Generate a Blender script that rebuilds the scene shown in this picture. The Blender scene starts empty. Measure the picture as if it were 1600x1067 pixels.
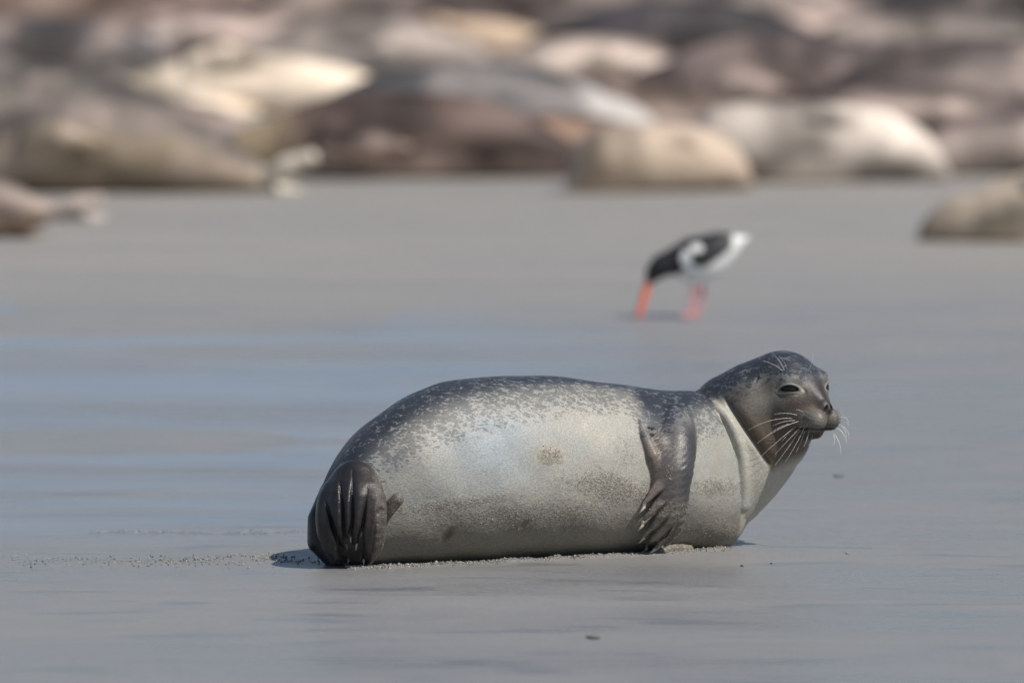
import bpy, math, time
import numpy as np
from mathutils import Vector, Matrix
R = math.radians
T0 = time.time()
scene = bpy.context.scene

# ------------------------------------------------------------------ camera
CAM = np.array([0.0, -20.0, 1.87]); TILT = R(3.94); FPX = 14000.0
cam = bpy.data.cameras.new('camera'); camo = bpy.data.objects.new('camera', cam)
scene.collection.objects.link(camo); scene.camera = camo
camo.location = CAM; camo.rotation_euler = (R(90) - TILT, 0, 0)
cam.sensor_width = 36.0; cam.lens = 36.0 * FPX / 1600.0
cam.clip_start = 0.5; cam.clip_end = 9000
cam.dof.use_dof = True; cam.dof.focus_distance = 20.0; cam.dof.aperture_fstop = 3.0

# ------------------------------------------------------------------ sky + sun
to_sun = Vector((0.65, -0.50, 1.0)).normalized()
elev = math.asin(to_sun.z)
w = bpy.data.worlds.new('World'); scene.world = w; w.use_nodes = True
nt = w.node_tree; bg = nt.nodes['Background']
sky = nt.nodes.new('ShaderNodeTexSky'); sky.sky_type = 'NISHITA'; sky.sun_disc = False
sky.sun_elevation = elev; sky.sun_rotation = math.atan2(to_sun.x, to_sun.y)
sky.air_density = 1.0; sky.dust_density = 0.4; sky.ozone_density = 1.6
nt.links.new(sky.outputs[0], bg.inputs[0]); bg.inputs[1].default_value = 0.076
sun = bpy.data.lights.new('sun', 'SUN'); suno = bpy.data.objects.new('sun', sun)
scene.collection.objects.link(suno)
sun.energy = 4.3; sun.angle = R(0.53); sun.color = (1.0, 0.95, 0.87)
suno.rotation_euler = to_sun.to_track_quat('Z', 'Y').to_euler(); suno.location = (5, -5, 10)
vs = scene.view_settings
vs.view_transform = 'Standard'; vs.look = 'None'; vs.gamma = 1; vs.use_curve_mapping = False
vs.exposure = 0.16

# ------------------------------------------------------------------ helpers
ca, sa = math.cos(TILT), math.sin(TILT)
def W(px, py, y):
    """world point on the plane y=const that the photo shows at pixel (px,py)"""
    px = np.asarray(px, float); py = np.asarray(py, float); y = np.asarray(y, float)
    u = (px - 800) / FPX; v = -(py - 533.5) / FPX
    dy = ca + v * sa; dz = -sa + v * ca
    t = (y + 20.0) / dy
    return np.stack(np.broadcast_arrays(u * t, y, CAM[2] + dz * t), -1)
def gy(py):
    """world y of the ground point seen at image row py"""
    v = -(py - 533.5) / FPX
    return -20.0 + CAM[2] / (sa - v * ca) * (ca + v * sa)

def tag(o, label=None, cat=None, group=None, kind=None):
    if label: o['label'] = label
    if cat: o['category'] = cat
    if group: o['group'] = group
    if kind: o['kind'] = kind
    return o
def empty(name, loc):
    o = bpy.data.objects.new(name, None); scene.collection.objects.link(o)
    o.location = loc; o.empty_display_size = 0.1
    return o
def mesh_obj(name, V, F, mat, parent=None, smooth=True, attrs=None, origin=(0, 0, 0)):
    V = np.asarray(V, np.float32) - np.asarray(origin, np.float32)
    me = bpy.data.meshes.new(name)
    F = np.asarray(F, np.int32); n = F.shape[1]
    me.vertices.add(len(V)); me.vertices.foreach_set('co', V.ravel())
    me.loops.add(F.size); me.loops.foreach_set('vertex_index', F.ravel())
    me.polygons.add(len(F)); me.polygons.foreach_set('loop_start', np.arange(0, F.size, n, dtype=np.int32))
    me.polygons.foreach_set('loop_total', np.full(len(F), n, np.int32))
    me.polygons.foreach_set('use_smooth', np.full(len(F), smooth))
    me.update(calc_edges=True); me.validate()
    for k, a in (attrs or {}).items():
        a = np.asarray(a, np.float32)
        if a.ndim == 1:
            at = me.attributes.new(k, 'FLOAT', 'POINT'); at.data.foreach_set('value', a)
        else:
            at = me.attributes.new(k, 'FLOAT_COLOR', 'POINT')
            at.data.foreach_set('color', np.concatenate([a, np.ones((len(a), 1), np.float32)], 1).ravel())
    me.materials.append(mat)
    o = bpy.data.objects.new(name, me); scene.collection.objects.link(o)
    if parent is not None: o.parent = parent
    return o

def pchip(x, y, xi):
    x = np.asarray(x, float); y = np.asarray(y, float)
    h = np.diff(x); d = np.diff(y) / h
    m = np.zeros_like(y)
    for i in range(1, len(x) - 1):
        if d[i - 1] * d[i] > 0:
            w1 = 2 * h[i] + h[i - 1]; w2 = h[i] + 2 * h[i - 1]
            m[i] = (w1 + w2) / (w1 / d[i - 1] + w2 / d[i])
    m[0] = d[0]; m[-1] = d[-1]
    xi = np.clip(xi, x[0], x[-1]); k = np.clip(np.searchsorted(x, xi) - 1, 0, len(h) - 1)
    t = (xi - x[k]) / h[k]
    return ((2*t**3 - 3*t**2 + 1) * y[k] + (t**3 - 2*t**2 + t) * h[k] * m[k]
            + (-2*t**3 + 3*t**2) * y[k+1] + (t**3 - t**2) * h[k] * m[k+1])
def smin(a, b, k):
    h = np.clip(0.5 + 0.5 * (b - a) / k, 0, 1)
    return b * (1 - h) + a * h - k * h * (1 - h)
def smax(a, b, k): return -smin(-a, -b, k)
def sstep(a, b, x):
    t = np.clip((x - a) / (b - a), 0, 1); return t * t * (3 - 2 * t)
def ell(P, c, r):
    q = (P - np.asarray(c, np.float32)) / np.asarray(r, np.float32)
    k = np.sqrt((q * q).sum(-1)); g = np.sqrt(((q / np.asarray(r, np.float32)) ** 2).sum(-1)) + 1e-9
    return k * (k - 1) / g
def cone(P, a, b, ra, rb):
    a = np.asarray(a, np.float32); b = np.asarray(b, np.float32); ab = b - a
    t = np.clip(((P - a) @ ab) / (ab @ ab), 0, 1)
    d = P - a - t[..., None] * ab
    return np.sqrt((d * d).sum(-1)) - (ra + (rb - ra) * t)
def chain(P, pts, rad, squash=None, k=0.006):
    f = None
    for i in range(len(pts) - 1):
        g = cone(P, pts[i], pts[i + 1], rad[i], rad[i + 1])
        f = g if f is None else np.minimum(f, g)
    return f

def cat(pts, rad, n=4):
    p = np.array(pts, float); q = np.concatenate([p, np.array(rad, float)[:, None]], 1)
    k = np.concatenate([[0], np.cumsum(np.linalg.norm(np.diff(p, axis=0), axis=1))])
    t = np.concatenate([np.linspace(k[i], k[i + 1], n, endpoint=False) for i in range(len(k) - 1)] + [[k[-1]]])
    out = np.empty((len(t), 4))
    for c in range(4):
        m = np.gradient(q[:, c], k); i = np.clip(np.searchsorted(k, t, 'right') - 1, 0, len(k) - 2); h = k[i + 1] - k[i]; s = (t - k[i]) / h
        out[:, c] = (2*s**3-3*s**2+1)*q[i, c] + (s**3-2*s**2+s)*h*m[i] + (-2*s**3+3*s**2)*q[i+1, c] + (s**3-s**2)*h*m[i+1]
    return [o[:3] for o in out], list(out[:, 3])
def nets(fun, lo, hi, h, margin, coarse=4, project=1):
    """sparse surface nets: vertices and quads of fun = 0"""
    lo = np.asarray(lo, float); n = (np.ceil((np.asarray(hi) - lo) / h / coarse).astype(int)) * coarse
    nb = n // coarse
    g = np.stack(np.meshgrid(*[(np.arange(m) + 0.5) * coarse * h for m in nb], indexing='ij'), -1).reshape(-1, 3) + lo
    fc = np.concatenate([fun(g[i:i + 400000].astype(np.float32)) for i in range(0, len(g), 400000)])
    act = (np.abs(fc) < margin).reshape(nb)
    F = np.repeat(np.repeat(np.repeat(np.where(fc.reshape(nb) < 0, -1., 1.).astype(np.float32), coarse, 0), coarse, 1), coarse, 2)
    A = np.repeat(np.repeat(np.repeat(act, coarse, 0), coarse, 1), coarse, 2)
    idx = np.flatnonzero(A.ravel()); shp = F.shape; Ff = F.reshape(-1)
    for i in range(0, len(idx), 700000):
        j = idx[i:i + 700000]; ijk = np.stack(np.unravel_index(j, shp), -1)
        Ff[j] = fun((lo + ijk * h).astype(np.float32))
    F = Ff.reshape(shp); S = F < 0; del A
    c = S[:-1, :-1, :-1].astype(np.int8)
    for dx in (0, 1):
        for dy in (0, 1):
            for dz in (0, 1):
                if dx + dy + dz: c = c + S[dx:shp[0]-1+dx, dy:shp[1]-1+dy, dz:shp[2]-1+dz]
    cell = np.argwhere((c > 0) & (c < 8)); del c
    vid = np.full((shp[0]-1, shp[1]-1, shp[2]-1), -1, np.int32)
    vid[cell[:, 0], cell[:, 1], cell[:, 2]] = np.arange(len(cell))
    acc = np.zeros((len(cell), 3)); cnt = np.zeros(len(cell))
    offs = [(0,0,0),(1,0,0),(0,1,0),(1,1,0),(0,0,1),(1,0,1),(0,1,1),(1,1,1)]
    val = [F[cell[:,0]+o[0], cell[:,1]+o[1], cell[:,2]+o[2]] for o in offs]
    for a, b in [(0,1),(2,3),(4,5),(6,7),(0,2),(1,3),(4,6),(5,7),(0,4),(1,5),(2,6),(3,7)]:
        m = (val[a] < 0) != (val[b] < 0)
        t = np.where(m, val[a] / np.where(m, val[a] - val[b], 1), 0)
        oa = np.array(offs[a]); ob = np.array(offs[b])
        acc += np.where(m[:, None], oa + t[:, None] * (ob - oa), 0); cnt += m
    V = lo + (cell + acc / cnt[:, None]) * h
    Q = []
    for ax in range(3):
        s0 = [slice(None)] * 3; s1 = [slice(None)] * 3
        s0[ax] = slice(0, -1); s1[ax] = slice(1, None)
        A0 = S[tuple(s0)]; A1 = S[tuple(s1)]
        e = np.argwhere(A0 != A1); b, c2 = (ax + 1) % 3, (ax + 2) % 3
        ok = (e[:, b] > 0) & (e[:, c2] > 0) & (e[:, b] < shp[b] - 1) & (e[:, c2] < shp[c2] - 1); e = e[ok]
        ins = A0[e[:, 0], e[:, 1], e[:, 2]]
        def v(db, dc):
            q = e.copy(); q[:, b] += db; q[:, c2] += dc
            return vid[q[:, 0], q[:, 1], q[:, 2]]
        q = np.stack([v(-1, -1), v(0, -1), v(0, 0), v(-1, 0)], 1)
        q[~ins] = q[~ins][:, ::-1]; Q.append(q)
    Q = np.concatenate(Q); Q = Q[(Q >= 0).all(1)]
    for _ in range(project):
        e = h * 0.5; P = V.astype(np.float32)
        f0 = fun(P); G = np.stack([(fun(P + d) - fun(P - d)) / (2 * e) for d in np.eye(3, dtype=np.float32) * np.float32(e)], -1)
        st = np.clip(f0 / np.maximum((G * G).sum(-1), 0.25), -h * .6, h * .6)
        V = V - st[:, None] * G
    return V, Q

# ------------------------------------------------------------------ node helpers
class NM:
    def __init__(s, name):
        s.m = bpy.data.materials.new(name); s.m.use_nodes = True; s.t = s.m.node_tree
        s.b = s.t.nodes['Principled BSDF']; s.out = s.t.nodes['Material Output']
    def n(s, typ, ins=None, **kw):
        nd = s.t.nodes.new(typ)
        for k, v in kw.items(): setattr(nd, k, v)
        for k, v in (ins or {}).items(): s.set(nd.inputs[k], v)
        return nd
    def set(s, sock, v):
        if isinstance(v, bpy.types.NodeSocket): s.t.links.new(v, sock)
        else: sock.default_value = v
    def math(s, op, a, b=None, c=None, clamp=False):
        nd = s.n('ShaderNodeMath', operation=op); nd.use_clamp = clamp
        s.set(nd.inputs[0], a)
        if b is not None: s.set(nd.inputs[1], b)
        if c is not None: s.set(nd.inputs[2], c)
        return nd.outputs[0]
    def mix(s, f, a, b, mode='MIX'):
        nd = s.n('ShaderNodeMix', data_type='RGBA', blend_type=mode)
        s.set(nd.inputs['Factor'], f)
        s.set(nd.inputs[6], a if not isinstance(a, tuple) else (*a, 1)[:4]); s.set(nd.inputs[7], b if not isinstance(b, tuple) else (*b, 1)[:4])
        return nd.outputs[2]
    def noise(s, vec, scale, detail=3, rough=.55, dist=0):
        nd = s.n('ShaderNodeTexNoise', {'Vector': vec, 'Scale': scale, 'Detail': detail, 'Roughness': rough, 'Distortion': dist})
        return nd.outputs['Fac']
    def ss(s, a, b, x):
        nd = s.n('ShaderNodeMapRange', {'Value': x, 'From Min': a, 'From Max': b}, interpolation_type='SMOOTHSTEP')
        return nd.outputs[0]
    def obj(s, scale=(1, 1, 1), rot=(0, 0, 0)):
        tc = s.n('ShaderNodeTexCoord')
        mp = s.n('ShaderNodeMapping', {'Vector': tc.outputs['Object'], 'Scale': scale, 'Rotation': rot})
        return mp.outputs[0]
    def attr(s, name):
        return s.n('ShaderNodeAttribute', attribute_name=name)
    def bump(s, height, strength=.3, dist=.002, normal=None):
        nd = s.n('ShaderNodeBump', {'Height': height, 'Strength': strength, 'Distance': dist})
        if normal is not None: s.t.links.new(normal, nd.inputs['Normal'])
        return nd.outputs[0]
    def p(s, **kw):
        for k, v in kw.items(): s.set(s.b.inputs[k.replace('_', ' ')], v if not isinstance(v, tuple) else (*v, 1)[:4])

def simple_mat(name, col, rough=.5, **kw):
    m = NM(name); m.p(Base_Color=col, Roughness=rough, **kw); return m.m

# ================================================================== SEAL
ST = np.array([  # px, top, bottom, half depth (m)
 (492,810,822,.010),(494,795,840,.035),(498,778,855,.062),(505,755,868,.088),(515,732,876,.110),(530,706,884,.135),(560,672,887,.165),(600,641,887,.187),
 (650,613,885,.205),(700,597,882,.218),(760,588.5,879,.228),(830,587,875,.232),(900,592,871,.226),
 (960,600,868,.215),(1010,608,865,.205),(1050,611,863,.200),(1085,612,861,.192),(1108,620,859,.178),
 (1130,638,855,.155),(1148,662,845,.130),(1158,688,832,.100),(1165,716,812,.068),(1168,740,794,.040),(1169.5,758,776,.012)])
def ycen(px): return -.05 + (px - 500) / 630. * .43 + .02
_yc = ycen(ST[:, 0]); _t = W(ST[:, 0], ST[:, 1], _yc); _b = W(ST[:, 0], ST[:, 2], _yc - .05)
XS = _t[:, 0]; XD = np.linspace(XS[0], XS[-1], 900)
ZT = pchip(XS, _t[:, 2], XD); ZB = pchip(XS, np.minimum(_b[:, 2], _t[:, 2] - .004), XD)
HW = pchip(XS, ST[:, 3], XD); YC = pchip(XS, _yc, XD)
def X(px, y=0.): return float(W(px, 533, y)[0])
def trunk(P):
    x = P[..., 0]
    zt = np.interp(x, XD, ZT); zb = np.interp(x, XD, ZB); hw = np.interp(x, XD, HW); yc = np.interp(x, XD, YC)
    h = np.maximum((zt - zb) * .5, .004); cz = (zt + zb) * .5
    qz = (P[..., 2] - cz) / h; qy = (P[..., 1] - yc) / np.maximum(hw, .004)
    # slightly boxy below the middle: a soft body settled on the sand
    r = (np.abs(qz) ** 2.15 + np.abs(qy) ** 2.15) ** (1 / 2.15)
    f = (r - 1) * np.minimum(h, hw)
    zz = P[..., 2]
    f = f + .0016 * np.sin(x * 19 + zz * 13) * np.sin(zz * 23 - x * 7 + 1) + .0009 * np.sin(x * 47 + zz * 30)
    return np.maximum(f, np.maximum(XD[0] - x, x - XD[-1]))
def front(fun, px, py, off=0., y0=-.6, y1=.6):
    """first surface point of fun under pixel (px,py), moved off metres towards the camera"""
    ys = np.linspace(y0, y1, 1200); P = W(px, py, ys).astype(np.float32); f = fun(P)
    k = np.flatnonzero(f < 0)
    y = ys[k[0]] if len(k) else None
    if y is None: return None
    return W(px, py, y - off)

# ---- head frame (cm in local units: forward, near side, up)
HY = .33; HO = W(1252, 605, HY); YAW = R(47); PIT = R(-1)
fw = np.array([math.cos(YAW) * math.cos(PIT), -math.sin(YAW) * math.cos(PIT), math.sin(PIT)])
rt = np.array([-math.sin(YAW), -math.cos(YAW), 0.]); up = np.cross(rt, fw); up = up if up[2] > 0 else -up
HM = np.stack([fw, rt, up], 1).astype(np.float32)
def hl(P): return ((P - HO.astype(np.float32)) @ HM) * 100.
def hw_(p): return HO + HM.astype(float) @ (np.asarray(p, float) / 100.)
EYE = {1: np.array([1.0, 4.75, 0.]), -1: np.array([1.0, -4.75, 0.])}; ER = 2.25
def eyeaxes(s):
    a = R(44); n = np.array([math.cos(a), s * math.sin(a), .06]); n /= np.linalg.norm(n)
    t = np.cross([0, 0, 1], n); t /= np.linalg.norm(t); v = np.cross(n, t); return n, t, v
def head(P):
    L = hl(P); f_, l, u = L[..., 0], L[..., 1], L[..., 2]; al = np.abs(l)
    M = np.stack([f_, al, u], -1)
    d = ell(L, (-6.0, 0, -.6), (9.6, 8.6, 8.5))
    d = smin(d, ell(L, (-1.0, 0, -4.2), (7.2, 7.6, 6.0)), 2.2)
    d = smin(d, ell(M, (.8, 4.3, 2.3), (2.6, 2.2, 1.7)), 1.6)
    d = smin(d, cone(L, (1.0, 0, -.6), (7.0, 0, -3.7), 4.0, 1.75), 2.2)
    d = smin(d, ell(L, (3.6, 0, -6.4), (5.2, 4.6, 3.6)), 1.8)
    d = smin(d, cone(L, (-2.0, 0, -9.0), (4.9, 0, -9.8), 4.4, 1.6), 1.4)
    d = smin(d, ell(M, (6.7, 2.3, -6.9), (3.1, 2.45, 2.6)), .55)
    d = smin(d, ell(L, (7.6, 0, -4.3), (1.7, 1.75, 1.35)), .8)
    return d * .01
def face(P, d):
    L = hl(P); f_, l, u = L[..., 0], L[..., 1], L[..., 2]; al = np.abs(l); d = d * 100.
    # nostrils: oblique slits
    for s in (1, -1):
        q = L - np.array((8.75, s * .95, -4.25), np.float32)
        c1 = q[..., 2] * .8 - s * q[..., 1] * .6; c2 = q[..., 2] * .6 + s * q[..., 1] * .8
        d = smax(d, -(np.sqrt((q[..., 0] / 1.0) ** 2 + (c1 / 1.0) ** 2 + (c2 / .28) ** 2) - 1) * .3, .25)
    # philtrum and mouth line
    d = d + .32 * np.exp(-(l / .22) ** 2) * sstep(6.2, 7.4, f_) * sstep(-4.4, -5.2, u) * sstep(-10, -9.2, u)
    um = -9.15 + .10 * al + .25 * sstep(8, 2, f_) + .35 * np.cos(f_ * .9)
    d = d + .42 * np.exp(-((u - um) / .26) ** 2) * sstep(.8, 2.2, f_)
    # whisker rows and skin folds on the pads
    pad = np.exp(-(((f_ - 6.3) / 2.6) ** 2 + ((al - 2.4) / 2.6) ** 2 + ((u + 6.9) / 2.2) ** 2))
    d = d + .07 * pad * np.sin(u * 7.5 + f_ * 2.0) * (1 + .6 * np.sin(f_ * 6.0 - u * 2))
    # ear pit
    d = d + .55 * np.exp(-((f_ + 5.7) / .28) ** 2 - ((u - 1.9) / .75) ** 2) * (al > 4)
    # eyelids: mound round the eyeball, then the almond opening
    for s in (1, -1):
        c = EYE[s]; n, t, v = eyeaxes(s); Q = L - c.astype(np.float32)
        rr = np.sqrt((Q * Q).sum(-1))
        d = smin(d, rr - (ER + .14), .9)
        a = Q @ n.astype(np.float32); b = Q @ t.astype(np.float32); e = Q @ v.astype(np.float32)
        e2 = e + .07 * b * b - .06
        al_ = (np.sqrt((b / 1.9) ** 2 + (e2 / .72) ** 2 + 1e-6) - 1) * .72
        opening = np.maximum(al_, .6 - a)
        d = d - .07 * np.exp(-((al_ - .22) / .2) ** 2) * (a > .5)
        d = d + .10 * np.exp(-((al_ - .62) / .16) ** 2) * (e < .2) * (a > .3)
        d = smax(d, -opening, .12)
    return d * .01

# ---- neck
NK = [(1085,766,.39,.122),(1125,724,.405,.136),(1162,688,.405,.134),(1188,668,.39,.120)]
CH = [W(1112, 782, .385), W(1122, 758, .39), W(1140, 728, .395)]
NKP = [W(a, b, c) for a, b, c, r in NK]; NKR = [r for *_, r in NK]
NAPE = (W(1145, 650, .395), W(1180, 636, .38), .098, .104)
def neck(P):
    P = P.copy(); P[..., 1] = .40 + (P[..., 1] - .40) * 1.2
    f = chain(P, NKP, NKR)
    return smin(smin(f, cone(P, *NAPE), .03), chain(P, CH, [.095, .107, .116]), .03)

def photo_px(P):
    d = P[..., 1] + 20.
    return 800 + P[..., 0] / d * FPX * 1.0008, 533.5 - (np.arctan2(P[..., 2] - CAM[2], d) + TILT) * FPX
def groove(px, py, L):
    d = np.full(px.shape, 1e9, np.float32); tt = np.zeros(px.shape, np.float32); n = len(L) - 1
    for i, ((a, b), (c, e)) in enumerate(zip(L[:-1], L[1:])):
        vx, vy = c - a, e - b; t = np.clip(((px - a) * vx + (py - b) * vy) / (vx * vx + vy * vy), 0, 1)
        q = np.hypot(px - a - t * vx, py - b - t * vy); m = q < d
        d = np.where(m, q, d); tt = np.where(m, (i + t) / n, tt)
    return d, tt
def carve(px, py, G):
    s = 0
    for L, wd, dp in G:
        d, t = groove(px, py, L); k = .15 + .85 * sstep(0, .5, t)
        s = s + dp * k * (.62 * np.exp(-(d / (wd * (.6 + .5 * k))) ** 2) + .38 * np.exp(-(d / (wd * 2.6)) ** 2))
    return s
# ---- flippers, as chains of round cones
def pts_on(fun, L, y1=.6):
    out = []
    for px, py, off in L:
        p = front(fun, px, py, off, y1=y1)
        out.append(p if p is not None else W(px, py, (out[-1][1] if out else 0)))
    return out
def body0(P): return smin(trunk(P), neck(P), .02)
ARM = [(1050,664,-.044),(1053,704,-.008),(1050,740,.012),(1040,790,.016),(1028,835,.012)]
ARMP = pts_on(trunk, ARM)
ARMR = [.048, .051, .045, .037, .024]
EWEB = pts_on(trunk, [(1018,680,-.004),(1027,698,-.002),(1032,720,.002),(1032,750,.002)])
AG = [([(1046,758),(1024,778),(1003,801)], 1.6, .011), ([(1050,778),(1028,802),(1003,827)], 1.7, .012), ([(1055,796),(1032,822),(1006,846)], 1.7, .012),
      ([(1060,812),(1040,836),(1012,860)], 1.7, .011), ([(1036,770),(1010,788)], 1.2, .005), ([(1040,788),(1008,814)], 1.2, .006), ([(1042,810),(1010,837)], 1.2, .006), ([(1046,828),(1014,853)], 1.2, .006), ([(1052,836),(1024,866)], 1.3, .007)]
DG = [  # five digits sweeping down and back, each with its radius
 [(1052,735,.024),(1028,765,.026),(1008,790,.024)],
 [(1054,760,.028),(1030,790,.030),(1006,818,.026)],
 [(1056,780,.029),(1034,812,.031),(1008,838,.026)],
 [(1058,795,.028),(1040,828,.030),(1013,854,.024)],
 [(1062,760,.022),(1058,805,.026),(1046,838,.026),(1024,863,.020)]]
DGP = [pts_on(trunk, d) for d in DG]
for d in DGP:
    for p in d: p[2] = max(p[2], .012)
DGR = [[.018,.015,.0085],[.018,.015,.0085],[.018,.015,.0085],[.018,.0145,.008],[.024,.021,.015,.0085]]
ARMS, ARMRS = cat(ARMP, ARMR, 4); DS = [cat(p, r, 3) for p, r in zip(DGP, DGR)]
def arm(P):
    q = P.copy()
    f = None
    # the limb is flat: measure depth (y) with a stretch so cones become blades
    def sq(pts): return [np.array([p[0], p[1] * 1.45, p[2]]) for p in pts]
    q[..., 1] = q[..., 1] * 1.45
    f = chain(q, sq(ARMS), ARMRS)
    web = chain(q, sq([W(1050, 740, ARMP[2][1]-.004), W(1034, 800, ARMP[3][1]-.008), W(1022, 838, ARMP[4][1]-.006)]), [.040,.026,.006])
    f = smin(f, web, .02)
    f = smin(f, chain(q, sq(EWEB), [.018, .027, .027, .018]), .014)
    g = None
    for p, r in DS:
        c = chain(q, sq(p), r)
        g = c if g is None else smin(g, c, .0018)
    f = smin(f, g, .004)
    # folded skin on the trailing edge
    px, py = photo_px(P)
    m = np.exp(-((px - 1020) / 15) ** 2) * sstep(645, 665, py) * sstep(748, 715, py)
    fold = np.sin((py + (px - 1010) * .62 + 3 * np.sin(px * .25)) * .62) + .5 * np.sin((py + (px - 1010) * .5) * 1.25 + 1)
    f = f - .0034 * m * fold
    px, py = photo_px(P)
    f = f + carve(px, py, AG)
    f = f - .0008 * np.sin(py * .55 + px * .35) * np.sin(px * .22 + 2) * sstep(690, 720, py)
    return f / 1.2
ELB = pts_on(trunk, [(1001,657,.004),(1007,680,.006),(1020,712,.004),(1030,735,.0)])
def elbow(P): return chain(P, ELB, [.0045, .010, .017, .02])
COL = pts_on(body0, [(1110,626,-.006),(1122,638,-.002),(1136,652,.0),(1147,671,.0),(1155,692,.0),(1160,715,.0),(1163,748,-.001),(1159,790,-.002)])
def collar(P): return chain(P, COL, [.006,.010,.012,.0125,.012,.009,.006,.004])
LFL = [W(1030, 861, gy(866) + .05), W(1052, 856, gy(863) + .03), W(1078, 857, gy(863) + .04)]
def farflip(P): return chain(P, LFL, [.012, .014, .008])

# hind flippers: near one draped in front, far one behind it, tail between
hb = lambda P: trunk(P)
HD = [
 [(540,750,.010),(519,780,.040),(514,815,.055),(521,848,.058),(541,877,.050)],
 [(552,742,.012),(532,775,.052),(531,815,.064),(541,850,.050)],
 [(560,742,.012),(548,775,.055),(547,812,.064),(549,846,.045)],
 [(566,744,.012),(563,778,.055),(564,815,.060),(557,850,.046)],
 [(570,748,.010),(582,780,.048),(585,818,.055),(582,850,.050),(570,878,.045)]]
HDR = [[.030,.032,.030,.027,.015],[.026,.025,.022,.008],[.024,.022,.019,.006],[.024,.024,.020,.008],[.026,.030,.026,.024,.013]]
HDP = [pts_on(trunk, d) for d in HD]
HS = [cat(p, r, 3) for p, r in zip(HDP, HDR)]
HBASE = pts_on(trunk, [(552,748,.004),(549,790,.028)])
for d in HDP:
    for p in d: p[1] = np.clip(p[1], -.30, .2)
FAR = [W(520, 770, -.02), W(503, 812, -.06), W(501, 845, -.07), W(522, 878, -.09)]
TAIL = pts_on(trunk, [(590,815,.0),(606,796,.018),(621,780,.028)])
HG = [([(505,775),(514,805),(523,835),(536,866)], 2.0, .013), ([(528,738),(533,780),(535,820),(539,856)], 1.8, .011),
      ([(550,735),(549,780),(548,820),(543,850)], 1.9, .012), ([(573,765),(568,800),(562,838),(559,868)], 2.1, .014),
      ([(588,800),(583,835),(580,860)], 1.6, .004), ([(541,850),(548,864),(551,900)], 4.5, .035), ([(524,850),(531,868)], 1.2, .004), ([(596,790),(590,802)], 2.0, .004)]
def hind(P):
    g = smin(cone(P, HBASE[0], HBASE[1], .040, .046), cone(P, HBASE[0], HBASE[0] + np.array([-.02, 0, -.02]), .03, .03), .02)
    for p, r in HS:
        g = smin(g, chain(P, p, r), .013)
    px, py = photo_px(P)
    g = g + carve(px, py, HG)
    g = g - .0007 * np.sin(px * .42 + (py - 800) * .03) * sstep(770, 810, py)
    g = smin(g, chain(P, FAR, [.03, .032, .030, .018]), .004)
    return smin(g, chain(P, TAIL, [.019, .0165, .0145]), .004)

BX0, BX1 = X(1010), X(1105)
def rip(P):   # shallow folds where the body bends
    x, z = P[..., 0], P[..., 2]
    px = 800 + x / 20.1 * FPX; py = 880 - z * 690
    f = .0025 * np.exp(-((px - (1158 + (py - 760) * .02)) / 10) ** 2) * 0
    f = f + .0035 * np.exp(-((px - (1098 + .10 * (py - 700))) / 9) ** 2) * sstep(640, 680, py) * sstep(800, 740, py)
    # navel and teats: small pits with tufts
    for cx, cy, s, a in ((700, 836, 7, .007), (819, 822, 5, .004)):
        f = f + a * np.exp(-(((px - cx) * .8 + (py - cy) * .5) / (s * .7)) ** 2 - ((py - cy) / (s * 1.3)) ** 2)
    return f
def seal(P):
    f = trunk(P) + np.where(P[..., 1] < np.interp(P[..., 0], XD, YC), rip(P), 0)
    x = P[..., 0]
    m = x > X(1040)
    if m.any():
        Q = P[m]; n = neck(Q); z = Q[..., 2]
        # tight crease under the collar at the top and side, smooth at the throat
        kk = np.interp(z, [.10, .20, .28, .34, .40], [.03, .014, .008, .006, .02]).astype(np.float32)
        g = n
        mh = Q[..., 0] > X(1090)
        if mh.any():
            gh = g[mh]; gh = face(Q[mh], smin(gh, head(Q[mh]), .022)); g[mh] = gh
        # collar: raised roll of pale skin along the rim of the sleeve
        px = 800 + Q[..., 0] / 20.32 * FPX; py = 533.5 - (np.arctan2(Q[..., 2] - CAM[2], Q[..., 1] + 20) + TILT) * FPX
        d2 = (px - (1133 + (py - 623) * .664)) * .83
        g = g + .007 * np.exp(-(d2 / 3.2) ** 2) * sstep(614, 640, py) * sstep(732, 712, py) * (Q[..., 1] < .33)
        g = g - .0045 * np.exp(-((d2 - 14) / 10) ** 2) * sstep(614, 650, py) * sstep(760, 715, py) * (Q[..., 1] < .33)
        f[m] = smin(smin(f[m], collar(Q), .008), g, kk)
    m = (x > X(985)) & (x < X(1105)) & (P[..., 1] < .25)
    if m.any():
        Q = P[m]; f[m] = smin(smin(f[m], arm(Q), .006), elbow(Q), .006)
        f[m] = smin(f[m], farflip(Q), .003)
    m = x < X(650)
    if m.any():
        Q = P[m]; f[m] = smin(f[m], hind(Q), .004)
    return smax(f, -(P[..., 2] + .012), .01)

V, F = nets(seal, (-.50, -.36, -.02), (.80, .66, .50), .0024, .035, project=1)
print('seal mesh', V.shape, round(time.time() - T0, 1), 's')

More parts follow.
